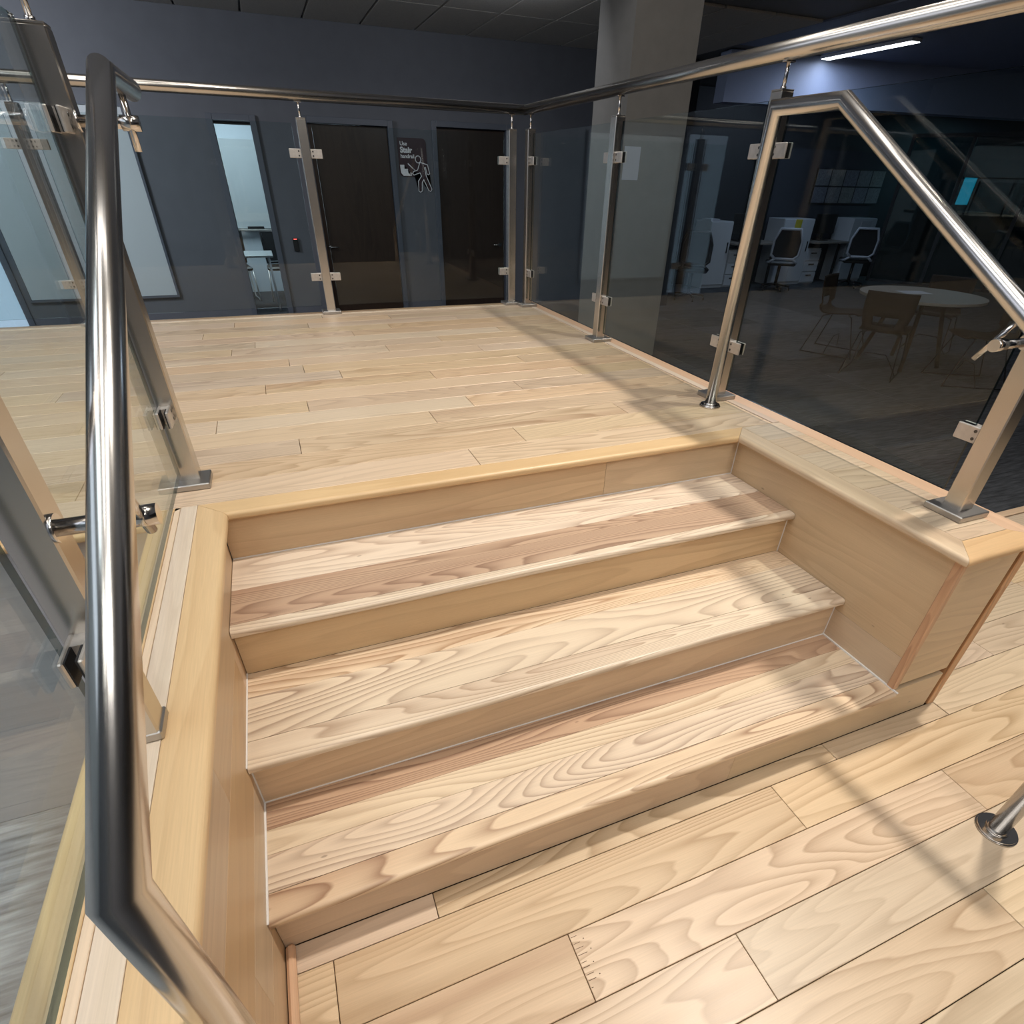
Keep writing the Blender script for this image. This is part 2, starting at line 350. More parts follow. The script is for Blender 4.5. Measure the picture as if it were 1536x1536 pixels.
# side walls: boards with the grain along y
def wallboards(x, thick, rows, y0, y1, mat, seams):
    for k, (a, b) in enumerate(rows):
        ys = [y0]+seams[k % len(seams)]+[y1]
        for c, d in zip(ys, ys[1:]):
            box('side_board', min(x, x+thick), max(x, x+thick), c+.0004, d-.0004, a+.0004, b-.0004, mat, st, .0006)
box('side_core', -.135, -.02, -2.2, Y4-.002, ZC+.02, Z4-.023, M['sub'], st, 0)
wallboards(-.0, -.018, [(0.0, .125), (.125, .26), (.26, .43), (.43, Z4-.022)], -2.2, Y4+O, M['sideY'], [[-.7, .3], [-.127], [-.55, .5], [.1]])
box('side_board', -.147, -.136, -2.2, Y4-.02, ZC+.001, Z4-.023, M['sideY'], st)
box('side_core', WS+.02, XO-.02, .05, Y4+.05, .002, Z4-.023, M['sub'], st, 0)
wallboards(WS, .018, [(0.02, .273), (.273, Z4-.022)], .036, Y4+O, M['sideY'], [[], []])
box('wing_end_panel', WS+.016, 1.945, O, .045, Z1+.001, Z4-.022, M['riser'], st)
box('corner_trim', WS-.004, WS+.015, O-.010, O+.014, Z1+.001, Z4-.022, M['orange'], st, .003)
box('corner_trim', 1.955, XO, O-.004, O+.02, .001, Z4-.022, M['orange'], st, .002)
box('wing_outer_board', XO-.016, XO-.001, .046, 1.2, .001, Z4-.022, M['sideY'], st)
box('shoe_moulding', .003, .022, -2.2, O-.001, .001, .02, M['trimY'], st, .006)
# cap boards: left curb
DL = lambda u: Y4+(OC-u)                                      # mitre towards the platform nosing, inner left
loft('cap_board', nosep(OC, OC-WB+.0008, Z4), lambda u: -2.2, lambda u: Y4+(OC-u)-.0006, 'y', M['cap'], st)
box('cap_strip', -.085, OC-WB, -2.2, Y4+WB-.0008, Z4-.02, Z4, M['strip'], st, .0006)
box('cap_strip', -.0995, -.0862, -2.2, Y4+WB-.0008, Z4-.02, Z4, M['strip'], st, .0008)
loft('cap_board', nosep(-.153, -.1003, Z4), lambda u: -2.2, lambda u: Y4+(u+.153)-.0006, 'y', M['cap'], st)
# cap boards: right wing
YW = -.0013
loft('cap_board', nosep(WS-OC, WS-OC+WB-.0008, Z4), lambda u: YW+(u-WS+OC)+.0005, lambda u: Y4+(u-WS+OC)-.0006, 'y', M['capR'], st)
loft('cap_board', nosep(YW, YW+WB-.0008, Z4), lambda u: WS-OC+(u-YW)+.0005, lambda u: XO+.012-(u-YW)-.0005, 'x', M['trimX'], st)
loft('edge_trim', nosep(XO+.012, XO+.012-.07, Z4), lambda u: YW+(XO+.012-u)+.0005, lambda u: 1.2, 'y', M['trimY'], st)
ys = [YW+WB, .12, .245, .375, .51, .64, .775, .909]
for a, b in zip(ys, ys[1:]):
    box('cap_plank', WS-OC+WB+.0006, XO-.059, a+.0006, b-.0006, Z4-.02, Z4, M['plank'], st, .0008)

# ------------------------------------------------------------------ upper platform
up = empty('upper_platform', (0, 2.2, Z4), 'raised upper platform of pale ash planks with glass balustrade', 'platform')
box('platform_core', -3.6, 1.96, Y4+.06, 3.49, Z3+.05, Z4-.0175, M['sub'], up, 0)
box('platform_skirt', -3.6, -.16, Y4+.03, Y4+.055, ZC+.002, Z4-.023, M['greyskirt'], up)
box('platform_skirt', XO-.016, XO-.001, 1.2, 3.5, ZC+.002, Z4-.022, M['sideY'], up)
loft('nosing', nosep(Y4, Y4+WB-.0008, Z4), lambda u: OC-(u-Y4)+.0006, lambda u: WS-OC+(u-Y4)-.0006, 'x', M['nose'], up)
loft('nosing', nosep(Y4, Y4+WB-.0008, Z4), lambda u: -3.6, lambda u: -.153+(u-Y4)-.0006, 'x', M['nose'], up)
XP = 1.893
joints = {0: [.746, -.9], 1: [-.35, .953], 2: [-1.2, .235, 1.43], 3: [-.6, .712], 4: [-.024, .895], 5: [-.75, .289, 1.155], 6: [-1.3, -.35, 1.5], 7: [.143, .845],
          8: [-.6, .459, 1.324], 9: [-1., .31], 10: [-.35, .254, 1.2], 11: [-.9, .74], 12: [.0, 1.05], 13: [.108, 1.45], 14: [-.6, .62], 15: [-.15, .85], 16: [.4, 1.3], 17: [.0, .9], 18: [.5]}
for r in range(19):
    a = .910+.1327*r; b = min(a+.1327, 3.40)
    if b-a < .02: break
    xs = [-3.6]+sorted(joints.get(r, [.3])+[-2.2-.3*math.sin(r*2.1)])+[XP]
    for c, d in zip(xs, xs[1:]):
        box('plank', c+.0009, d-.0009, a+.0009, b-.0009, Z4-FLT, Z4, M['plank'], up, .0011)
box('edge_strip', XP+.004, 1.9285, .912, 3.36, Z4-.018, Z4+.001, M['strip'], up)
loft('edge_trim', nosep(XO+.012, 1.9295, Z4), lambda u: 1.2, lambda u: 3.52, 'y', M['trimY'], up)
box('edge_strip', -3.6, 1.90, 3.402, 3.44, Z4-.018, Z4+.001, M['strip'], up)
loft('edge_trim', nosep(3.512, 3.4415, Z4), lambda u: -3.6, lambda u: 1.925, 'x', M['trimX'], up)

# ------------------------------------------------------------------ lower landing
lo = empty('lower_landing', (1, -.6, 0), 'lower landing of wide pale ash planks at the foot of the stairs', 'platform')
box('landing_core', .0, 4.6, -2.3, .78, ZC+.001, -.0175, M['sub'], lo, 0)
lj = {0: [.323, 1.513, 2.9], -1: [.093, 1.268, 2.341, 3.4], -2: [.58, 1.769, 2.7], -3: [.22, .93, 2.2, 3.3], -4: [.5, 1.552, 2.6], -5: [.85, 1.9, 3.0], -6: [.4, 1.3, 2.3]}
for r in range(-16, 7):
    a = -.034+.1345*r; b = a+.1345
    x0 = .003 if a < O-.01 else XO+.001
    if r == 0: b2 = O+.001
    if a > .78-.05: break
    rnd = random.Random(r+50)
    js = lj.get(r, sorted([rnd.uniform(.3, 1.1), rnd.uniform(1.3, 2.1), rnd.uniform(2.3, 2.9), rnd.uniform(3.2, 4.0)]))
    if x0 > 1: js = [2.404 if r == 1 else 2.1+rnd.random()*.9, 3.4]
    b_ = min(b, .78)
    xs = [x0]+js+[4.6]
    for c, d in zip(xs, xs[1:]):
        if r == 0:                                            # row that meets the bottom riser
            if c < 1.94:
                box('plank', c+.0009, min(d, 1.985)-.0009, a+.0009, O-.001, -FLT, 0, M['plank'], lo, .0011)
            if d > 1.985: box('plank', max(c, 1.987)+.0009, d-.0009, a+.0009, b_-.0009, -FLT, 0, M['plank'], lo, .0011)
        else: box('plank', c+.0009, d-.0009, a+.0009, b_-.0009, -FLT, 0, M['plank'], lo, .0011)
rg = random.Random(3); bm = bmesh.new()
for k in range(9):
    yy = -.178-.0125*k-rg.random()*.004; ll = rg.uniform(.004, .022)
    addbox(bm, .583, .583+ll, yy, yy+rg.uniform(.0006, .0014), .0001, .0004)
    if k % 2: addbox(bm, .592+ll, .5945+ll, yy+.003, yy+.005, .0001, .0004)
g_ = mesh_obj('gouge_marks', bm, M['sub'], lo); g_['kind'] = 'stuff'; g_['label'] = 'dark gouge marks in the plank beside a butt joint'
loft('edge_trim', nosep(.83, .781, 0), lambda u: XO+.001, lambda u: 4.6, 'x', M['trimX'], lo)

# ------------------------------------------------------------------ balustrades
ZT = Z4+.972                                                 # post top
ZR = Z4+1.07                                                 # rail centre
PR = .0255
def post(par, x, y, along, sides, ZT=Z4+.972, plate=None, cz=.82):
    """square post, its plate, pin and glass clips; along = axis the glass runs in"""
    bm = bmesh.new(); addbox(bm, x-PR, x+PR, y-PR, y+PR, Z4+.014, ZT, .003)
    addbox(bm, x-PR+.001, x+PR-.001, y-PR+.001, y+PR-.001, ZT-.0005, ZT+.004, .001)
    p = mesh_obj('post', bm, M['steel'], par)
    bm = bmesh.new(); addbox(bm, *(plate or (x-.056, x+.056, y-.054, y+.054)), Z4, Z4+.018, .0025); mesh_obj('base_plate', bm, M['plate'], p)
    bm = bmesh.new(); addtube(bm, [(x, y, ZT+.003), (x, y, ZR-.022)], .006, 12); addtube(bm, [(x, y, ZT+.003), (x, y, ZT+.012)], .009, 12)
    addbox(bm, x-.018, x+.018, y-.010, y+.010, ZR-.029, ZR-.024, .001); mesh_obj('rail_pin', bm, M['polish'], p)
    for s in sides:
        for zc in (Z4+cz, Z4+.208):
            bm = bmesh.new()
            for q in (-1, 1):                                # a plate on each face of the glass
                if along == 'x': addbox(bm, *sorted((x+s*(PR-.001), x+s*(PR+.062))), *sorted((y+q*.0075, y+q*.0145)), zc-.021, zc+.021, .002)
                else: addbox(bm, *sorted((x+q*.0075, x+q*.0145)), *sorted((y+s*(PR-.001), y+s*(PR+.062))), zc-.021, zc+.021, .002)
            if along == 'x': addbox(bm, *sorted((x+s*(PR-.001), x+s*(PR+.026))), y-.008, y+.008, zc-.019, zc+.019, 0)
            else: addbox(bm, x-.008, x+.008, *sorted((y+s*(PR-.001), y+s*(PR+.026))), zc-.019, zc+.019, 0)
            for q in (-1, 1):
                if along == 'x': addbox(bm, *sorted((x+s*(PR+.027), x+s*(PR+.060))), *sorted((y+q*.0052, y+q*.0076)), zc-.020, zc+.020, 0, 1)
                else: addbox(bm, *sorted((x+q*.0052, x+q*.0076)), *sorted((y+s*(PR+.027), y+s*(PR+.060))), zc-.020, zc+.020, 0, 1)
                for dz in (-.010, .010):                     # screw heads
                    if along == 'x': addtube(bm, [(x+s*(PR+.012), y+q*.014, zc+dz), (x+s*(PR+.012), y+q*.0156, zc+dz)], .0042, 10, mi=2)
                    else: addtube(bm, [(x+q*.014, y+s*(PR+.012), zc+dz), (x+q*.0156, y+s*(PR+.012), zc+dz)], .0042, 10, mi=2)
            mesh_obj('glass_clip', bm, [M['clip'], M['rubber'], M['screw']], p)
    return p
def panel(par, x0, x1, y0, y1, along, z0=Z4+.045, z1=Z4+.952):
    bm = bmesh.new(); addbox(bm, x0, x1, y0, y1, z0, z1)
    for f in bm.faces:
        n = f.normal if f.normal.length else f.calc_center_median()
    bm.normal_update()
    for f in bm.faces:
        big = abs(f.normal.y) > .5 if along == 'x' else abs(f.normal.x) > .5
        f.material_index = 0 if big else 1
    return mesh_obj('glass_panel', bm, [M['glass'], M['gedge']], par)
T = .0045
G = .052                                                     # glass starts this far from the post centre
YB, XG, XL = 3.448, 1.885, -.068
bb = empty('glass_balustrade', (.5, YB, Z4), 'glass balustrade along the back edge of the platform, before the doors', 'balustrade')
bx = [-1.99, -.720, .571, 1.80]
for i, x in enumerate(bx): post(bb, x, YB, 'x', (-1, 1) if i < 3 else (-1,))
for a, b in zip([-3.2]+bx, bx): panel(bb, a+G, b-G, YB-T, YB+T, 'x')
tube('top_rail', [(-3.4, YB, ZR), (XG-.001, YB, ZR)], .0255, M['steelx'], bb, 28)
br = empty('glass_balustrade', (XG, 1.8, Z4), 'glass balustrade down the right side, from platform corner to stair foot', 'balustrade')
ry = [.187, 1.236, 2.285, 3.352]
for i, y in enumerate(ry): post(br, XG, y, 'y', {0: (1,), 3: (-1,)}.get(i, (-1, 1)))
for a, b in zip(ry, ry[1:]): panel(br, XG-T, XG+T, a+G, b-G, 'y')
tube('top_rail', [(XG, .125, ZR), (XG, YB+.001, ZR)], .0255, M['steely'], br, 28)
bm = bmesh.new(); bmesh.ops.create_uvsphere(bm, u_segments=20, v_segments=12, radius=.0262, matrix=Matrix.Translation((XG, YB, ZR)))
for f in bm.faces: f.smooth = True
mesh_obj('rail_elbow', bm, M['steelx'], br)
bl = empty('glass_balustrade', (XL, .2, Z4), 'glass balustrade on the left curb of the stairs, nearest the camera', 'balustrade')
ly = [-.93, .119, 1.066]
for i, y in enumerate(ly): post(bl, XL, y, 'y', {2: (-1,)}.get(i, (-1, 1)), Z4+.947, [None, (-.128, -.0395, .092, .15), (-.107, -.017, 1.003, 1.10)][i], .805)
for a, b in zip([-2.0]+ly, ly): panel(bl, XL-.018-T, XL-.018+T, a+G, b-G, 'y')
tube('top_rail', [(XL, -2.0, ZR), (XL, 1.10, ZR)], .0255, M['steely'], bl, 28)

# ------------------------------------------------------------------ handrails
def flange(par, x, y, z, r=.047):
    bm = bmesh.new(); addtube(bm, [(x, y, z), (x, y, z+.004), (x, y, z+.0045)], r, 32)
    addtube(bm, [(x, y, z+.004), (x, y, z+.010)], r-.003, 32); addtube(bm, [(x, y, z+.009), (x, y, z+.016)], .026, 28)
    mesh_obj('floor_flange', bm, M['polish'], par)
HR = .0212
hl = empty('handrail', (.05, -.33, 0), 'round steel handrail in front of the left balustrade, sloping down towards the camera', 'handrail')
tube('rail_tube', [(.05, 1.19, 1.508), (.05, .87, 1.508), (.056, -.33, .908), (.056, -.33, .01)], HR, M['steelh'], hl, 40)
bm = bmesh.new(); addtube(bm, [(.05, 1.19, 1.508), (.05, 1.194, 1.508)], HR-.001, 28); mesh_obj('end_cap', bm, M['steel'], hl)
flange(hl, .056, -.33, 0)
def bracket(par, x0, x1, y, z, p0, p1):
    b = tube('bracket', [(x0, y, z), (x1+(.016 if x1 > x0 else -.016), y, z)], .0105, M['polish'], par, 20)
    bm = bmesh.new(); s = 1 if x1 > x0 else -1
    addtube(bm, [(x1-s*.016, y, z), (x1+s*.018, y, z)], .0135, 20); mesh_obj('bracket_joint', bm, M['polish'], b)
    bm = bmesh.new(); addtube(bm, [(x0, y, z), (x0+s*.006, y, z)], .018, 20); mesh_obj('bracket_collar', bm, M['polish'], b)
    tube('bracket_pin', [p0, p1], .0068, M['polish'], b, 16)
bracket(hl, XL+PR-.001, .05, .105, 1.012, (.05, .118, .985), (.05, .055, 1.088))
bracket(hl, XL+PR-.001, .05, 1.035, 1.442, (.05, 1.035, 1.395), (.05, 1.035, 1.49))
hr_ = empty('handrail', (1.77, -.35, 0), 'round steel handrail in front of the right balustrade, rising from a floor flange', 'handrail')
tube('rail_tube', [(1.785, 1.145, Z4+.01), (1.785, 1.132, 1.557), (1.785, .871, 1.555), (1.735, -.35, .832), (1.730, -.35, .01)], HR, M['steelh'], hr_, 40)
flange(hr_, 1.785, 1.145, Z4, .040); flange(hr_, 1.730, -.35, 0, .047)
bracket(hr_, XG-PR+.001, 1.76, .205, 1.078, (1.76, .245, 1.040), (1.76, .190, 1.130))

# ------------------------------------------------------------------ floor, walls, ceilings
fl = empty('floor', (0, 0, ZC), kind='structure'); 
box('floor_slab', -7, 17, -6, 14, ZC-.06, ZC-.013, M['sub'], fl, 0)
bm = bmesh.new(); addbox(bm, -7, 0, -6, 3.5, ZC-.0125, ZC); mesh_obj('carpet', bm, M['carpet_lit'], fl)
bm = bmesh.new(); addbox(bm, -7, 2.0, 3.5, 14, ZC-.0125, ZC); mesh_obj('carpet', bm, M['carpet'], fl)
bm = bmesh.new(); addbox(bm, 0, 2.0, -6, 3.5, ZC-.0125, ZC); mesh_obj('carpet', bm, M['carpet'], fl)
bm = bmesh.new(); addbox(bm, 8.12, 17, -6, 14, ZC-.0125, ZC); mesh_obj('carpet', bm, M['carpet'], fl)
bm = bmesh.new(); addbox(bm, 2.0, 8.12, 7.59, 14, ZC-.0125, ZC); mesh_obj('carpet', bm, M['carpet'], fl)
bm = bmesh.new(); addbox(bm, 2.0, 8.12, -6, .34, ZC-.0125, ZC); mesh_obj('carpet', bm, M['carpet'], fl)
for i in range(5):
    for j in range(12):
        a, b = 2.0+1.224*i, .345+.604*j
        box('carpet_tile', a+.002, a+1.222, b+.002, b+.602, ZC-.012, ZC+random.choice((0, .0006)), M['carpet'], fl, .0025)
def struct(name, *bx, mat, bev=0):
    bm = bmesh.new()
    for b in bx: addbox(bm, *b)
    o = mesh_obj(name, bm, mat); o['kind'] = 'structure'; return o
YWL = 8.0
CH = 2.73
wb = struct('wall_back', (-7, -.01, YWL, YWL+.14, ZC, 7), (.37, .975, YWL, YWL+.14, ZC, 7), (1.915, 2.505, YWL, YWL+.14, ZC, 7), (3.435, 6.14, YWL, YWL+.14, ZC, 7),
            (-.01, .37, YWL, YWL+.14, 1.825, 7), (.975, 1.915, YWL, YWL+.14, 1.853, 7), (2.505, 3.435, YWL, YWL+.14, 1.875, 7), mat=M['wall'])
box('baseboard_back', -7, -.09, YWL-.012, YWL, ZC, ZC+.1, M['black'], None)['kind'] = 'structure'
# frames, doors
def frame(par, x0, x1, zt, w=.06, y=YWL):
    f = .035
    bm = bmesh.new()
    addbox(bm, x0-w, x0, y-f, y+.14, ZC+.001, zt+w, .003); addbox(bm, x1, x1+w, y-f, y+.14, ZC+.001, zt+w, .003); addbox(bm, x0+.0005, x1-.0005, y-f, y+.14, zt, zt+w, .003)
    return mesh_obj('door_frame', bm, M['frame'], par)
for n, (x0, x1, zt, hx) in enumerate(((.98, 1.91, 1.85, 1.03), (2.51, 3.43, 1.872, 3.36))):
    d = empty('door_%d' % (n+1), ((x0+x1)/2, YWL, ZC), kind='structure')
    frame(d, x0, x1, zt)
    box('door_leaf', x0+.004, x1-.004, YWL+.03, YWL+.075, ZC+.01, zt-.004, M['door'], d, .002)
    bm = bmesh.new(); s = 1 if n == 0 else -1
    addtube(bm, [(hx, YWL+.031, .60), (hx, YWL+.02, .60)], .026, 20); addtube(bm, [(hx, YWL+.02, .60), (hx, YWL-.02, .60), (hx+s*.11, YWL-.022, .60)], .009, 12)
    mesh_obj('door_handle', bm, M['polish'], d)
w1 = empty('window_1', (.18, YWL, ZC), kind='structure')
bm = bmesh.new(); addbox(bm, -.075, -.01, YWL-.03, YWL+.14, ZC+.001, 1.89, .003); addbox(bm, .37, .435, YWL-.03, YWL+.14, ZC+.001, 1.89, .003); addbox(bm, -.0095, .3695, YWL-.03, YWL+.14, 1.825, 1.89, .003)
mesh_obj('window_frame', bm, M['frame'], w1)
bm = bmesh.new(); addbox(bm, -.0095, .3695, YWL+.05, YWL+.058, ZC+.001, 1.825); mesh_obj('window_pane', bm, glassmat('window_glass', (.95, .98, .98)), w1)
box('window_stop', -.0095, .3695, YWL+.03, YWL+.05, 1.80, 1.8245, M['black'], w1, 0)
# meeting room beyond
struct('wall_room', (-2.6, 1.6, 11.0, 11.1, ZC, 2.8), (-2.7, -2.6, 8.14, 11.1, ZC, 2.8), (1.6, 1.7, 8.14, 11.1, ZC, 2.8), mat=M['roomw'])
struct('ceiling_room', (-2.7, 1.7, 8.14, 11.1, 2.8, 2.85), mat=M['roomw'])
b = empty('marker_board', (.2, 10.95, .6), 'white marker board with a pen tray seen through the narrow window', 'whiteboard')
box('board_panel', -1.2, 1.4, 10.955, 10.985, .62, 1.78, M['whiteb'], b, .004)
box('pen_tray', -1.2, 1.4, 10.90, 10.955, .585, .612, M['clip'], b, .004)
box('board_eraser', .05, .30, 10.91, 10.95, .613, .65, M['black'], b, .004)
tag(box('blue_magnet_box', -.20, -.13, 10.92, 10.954, 1.28, 1.42, simple('blue_plastic', (.02, .04, .35), .4), None, .004), 'small blue box stuck on the marker board beyond the narrow window', 'box')
t = empty('meeting_table', (.15, 9.5, ZC), 'white rectangular meeting table beyond the narrow window', 'table')
box('tabletop', -.45, .33, 9.1, 9.75, .385, .415, M['whiteb'], t, .006)
for px_, py_ in ((-.40, 9.15), (.28, 9.15), (-.40, 9.7), (.28, 9.7)): tube('leg', [(px_, py_, ZC+.002), (px_*.96, py_, .386)], .016, M['white'], t, 12)
def mesh_chair(x, y, rz, label, group=None):
    t = empty('meeting_chair', (x, y, ZC), label, 'chair', group, rz)
    def L(name, bm, mat): 
        me = bpy.data.meshes.new(name); bm.to_mesh(me); bm.free(); me.materials.append(mat)
        o = bpy.data.objects.new(name, me); COL.objects.link(o); o.parent = t; return o
    bm = bmesh.new(); addbox(bm, -.23, .23, -.22, .22, .43, .48, .02); L('seat', bm, M['black'])
    bm = bmesh.new(); addtube(bm, [(-.21, -.22, .5), (-.23, -.27, .92), (.23, -.27, .92), (.21, -.22, .5), (-.21, -.22, .5)], .016, 8); L('back_frame', bm, M['black'])
    bm = bmesh.new(); addbox(bm, -.21, .21, -.262, -.256, .52, .91, 0); L('back_mesh', bm, M['mesh'])
    for s in (-1, 1):
        bm = bmesh.new(); addtube(bm, [(s*.22, .2, .43), (s*.24, .24, .012), (s*.24, -.24, .012), (s*.22, -.2, .43)], .011, 8); L('leg', bm, M['clip'])
    return t
mesh_chair(.45, 10.2, math.pi, 'black mesh-backed chair on the far side of the white meeting table, right', None)
mesh_chair(-.25, 10.25, math.pi*1.05, 'black mesh-backed chair on the far side of the white meeting table, left', None)

# large board on the back wall + bright side window
b = empty('wall_board', (-1.5, YWL-.02, 1), 'large pale glass marker board on the dark wall at far left', 'whiteboard')
box('board_panel', -2.35, -.865, YWL-.03, YWL-.012, .12, 1.90, M['whiteb'], b, .002)
bm = bmesh.new(); addbox(bm, -.865, -.84, YWL-.04, YWL-.001, .095, 1.925); addbox(bm, -2.375, -2.35, YWL-.04, YWL-.001, .095, 1.925)
addbox(bm, -2.35, -.865, YWL-.04, YWL-.001, .095, .12); addbox(bm, -2.35, -.865, YWL-.04, YWL-.001, 1.90, 1.925); mesh_obj('board_frame', bm, M['frame'], b)
w2 = empty('window_2', (-2.75, YWL, ZC), kind='structure')
box('window_frame', -3.2, -2.42, YWL-.03, YWL-.001, ZC+.1, 2.0, M['frame'], w2)
box('window_pane', -3.14, -2.48, YWL-.04, YWL-.031, ZC+.16, 1.94, emis('lit_window', (.58, .74, .95), 1.3), w2, 0)

# card reader, switch, sign
t = empty('card_reader', (.62, YWL, .56), 'small black card reader with a red light left of the first door', 'card reader')
box('reader_body', .590, .652, YWL-.03, YWL, .563, .706, M['black'], t, .004)
box('reader_light', .602, .640, YWL-.032, YWL-.029, .690, .700, emis('red_led', (1, .12, .10), 3), t, 0)
t = empty('light_switch', (3.76, YWL, 1.21), 'pale light switch on the dark wall right of the second door', 'switch')
box('switch_plate', 3.74, 3.81, YWL-.008, YWL, 1.15, 1.265, M['clip'], t, .002); box('switch_rocker', 3.76, 3.79, YWL-.013, YWL-.008, 1.18, 1.235, M['white'], t, .002)

def poly_prism(bm, pts, y0, y1, mi=0):
    A = [bm.verts.new((x, y0, z)) for x, z in pts]; B = [bm.verts.new((x, y1, z)) for x, z in pts]; n = len(pts)
    f1 = bm.faces.new(A); f2 = bm.faces.new(list(reversed(B))); fs = [f1, f2]
    for i in range(n): fs.append(bm.faces.new((A[(i+1) % n], A[i], B[i], B[(i+1) % n])))
    for f in fs: f.material_index = mi
    bmesh.ops.triangulate(bm, faces=[f1, f2], ngon_method='EAR_CLIP')
plum = simple('plum_sign', (.035, .012, .018), .45); sw = simple('sign_white', (.88, .87, .88), .5)
sg = empty('stair_sign', (2.19, YWL, 1.36), 'plum sign reading Use Stair handrail with white outlined walking figure between the doors', 'sign')
def rounded(x0, x1, z0, z1, radii):
    pts = []
    for (cx, cz, a0, r) in ((x0, z0, 180, radii[0]), (x1, z0, 270, radii[1]), (x1, z1, 0, radii[2]), (x0, z1, 90, radii[3])):
        sx = 1 if cx == x0 else -1; sz = 1 if cz == z0 else -1
        for k in range(5):
            a = math.radians(a0+90*k/4); pts.append((cx+sx*r+r*math.cos(a), cz+sz*r+r*math.sin(a)))
    return pts
bm = bmesh.new(); poly_prism(bm, rounded(2.012, 2.370, 1.360, 1.752, (.05, .004, .05, .004)), YWL-.006, YWL-.001); mesh_obj('sign_board', bm, plum, sg)
bm = bmesh.new(); poly_prism(bm, [(2.024, 1.482), (2.030, 1.40), (2.058, 1.370), (2.165, 1.370), (2.162, 1.404), (2.119, 1.403), (2.118, 1.443), (2.077, 1.442), (2.076, 1.483)], YWL-.0085, YWL-.006); mesh_obj('stair_symbol', bm, sw, sg)
body = [(2.284, 1.51), (2.373, 1.489), (2.395, 1.397), (2.376, 1.385), (2.359, 1.396), (2.344, 1.462), (2.332, 1.457), (2.349, 1.372), (2.413, 1.234), (2.393, 1.209), (2.369, 1.221), (2.313, 1.334), (2.291, 1.304), (2.282, 1.212), (2.261, 1.199), (2.24, 1.212), (2.243, 1.318), (2.288, 1.371), (2.269, 1.405), (2.19, 1.379), (2.174, 1.393), (2.187, 1.414), (2.242, 1.432), (2.275, 1.507)]
bm = bmesh.new(); poly_prism(bm, body, YWL-.009, YWL-.001)
poly_prism(bm, [(2.257+.034*math.cos(a), 1.541+.036*math.sin(a)) for a in [2*math.pi*k/18 for k in range(18)]], YWL-.009, YWL-.001); mesh_obj('figure_fill', bm, plum, sg)
bm = bmesh.new()
addtube(bm, [(x, YWL-.010, z) for x, z in body+[body[0]]], .0048, 6)
addtube(bm, [(2.257+.034*math.cos(a), YWL-.010, 1.541+.036*math.sin(a)) for a in [2*math.pi*k/18 for k in range(19)]], .0048, 6)
addtube(bm, [(2.123, YWL-.010, 1.496), (2.212, YWL-.010, 1.424)], .0062, 6)
mesh_obj('figure_outline', bm, sw, sg)
def text(body, x, z, size, par, name, bold=0):
    c = bpy.data.curves.new(name, 'FONT'); c.body = body; c.size = size; c.extrude = .0008; c.offset = bold
    o = bpy.data.objects.new(name, c); COL.objects.link(o)
    dg = bpy.context.evaluated_depsgraph_get(); me = bpy.data.meshes.new_from_object(o.evaluated_get(dg)); bpy.data.objects.remove(o)
    me.materials.clear(); me.materials.append(sw)
    o = bpy.data.objects.new(name, me); COL.objects.link(o); o.parent = par
    o.matrix_basis = world_of(par).inverted() @ Matrix.Translation((x, YWL-.0075, z)) @ Matrix.Rotation(math.pi/2, 4, 'X')
text('Use', 2.040, 1.676, .058, sg, 'lettering', .0012); text('Stair', 2.040, 1.606, .080, sg, 'lettering', .0034); text('handrail', 2.040, 1.552, .054, sg, 'lettering', .0012)

# ceilings
cl = empty('ceiling', (3, 7, CH), kind='structure')
box('ceiling_slab', -7, 17, 5.0, 14, CH+.02, CH+.06, M['grid'], cl, 0)
box('ceiling_slab', 5.2, 17, -6, 5.0, CH+.02, CH+.06, M['grid'], cl, 0)
k = 0
for i in range(-6, 9):
    for j in range(0, 4):
        x0 = .49+.61*i; y0 = YWL-.61*(2*j+2) if j < 2 else None
        if y0 is None: continue
        box('ceiling_tile', x0+.011, x0+.599, y0+.006, y0+1.214, CH-.004, CH+.018, M['ceil'], cl, .003)
bm = bmesh.new(); addbox(bm, 6.0, 17, -6, 6.9, CH+.002, CH+.018); mesh_obj('ceiling_sheet', bm, M['navy2'] if 'navy2' in M else M['navy'], cl)
struct('ceiling_high', (-7, 17, -6, 14, HZ, HZ+.05), mat=M['ceil'])
struct('wall_upper_back', (-7, 5.2, 4.95, 5.0, CH+.02, HZ), mat=M['wall']); struct('wall_upper_right', (5.2, 5.25, -6, 5.0, CH+.02, HZ), mat=M['wall'])
struct('wall_left', (-7.1, -7, -6, 14, ZC, 7), mat=M['roomw']); struct('wall_front', (-7, 17, -6.1, -6, ZC, 7), mat=M['wall'])
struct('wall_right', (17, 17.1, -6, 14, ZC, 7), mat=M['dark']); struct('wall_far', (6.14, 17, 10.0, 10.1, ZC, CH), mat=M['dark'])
for n, (x, y, sx, sy, s) in enumerate(((-.5, .2, .6, 2.4, 9), (.9, -2.3, 1.6, .6, 9))):
    pass
w3 = empty('side_fill_glow', (-6.98, 0, 1), kind='structure')  # invented window, unseen: added for handrail reflections and soft fill
box('window_frame', -6.999, -6.95, -4.6, 3.6, 3.0, 5.8, M['frame'], w3)
for k in range(4): box('window_pane', -6.949, -6.94, -4.45+2.02*k, -2.53+2.02*k, 3.12, 5.68, emis('side_fill_emission_%d' % k, (.82, .87, 1.0), 1.8), w3, 0)  # added glowing panes, kept high so the right glass does not mirror them
# column
struct('column', (3.47, 4.12, 5.0, 5.65, ZC, HZ), mat=M['col'])
tag(box('posted_notice', 3.49, 3.66, 4.996, 4.9995, 1.378, 1.63, M['paper'], None, 0), 'faded paper notice stuck on the beige column', 'notice')
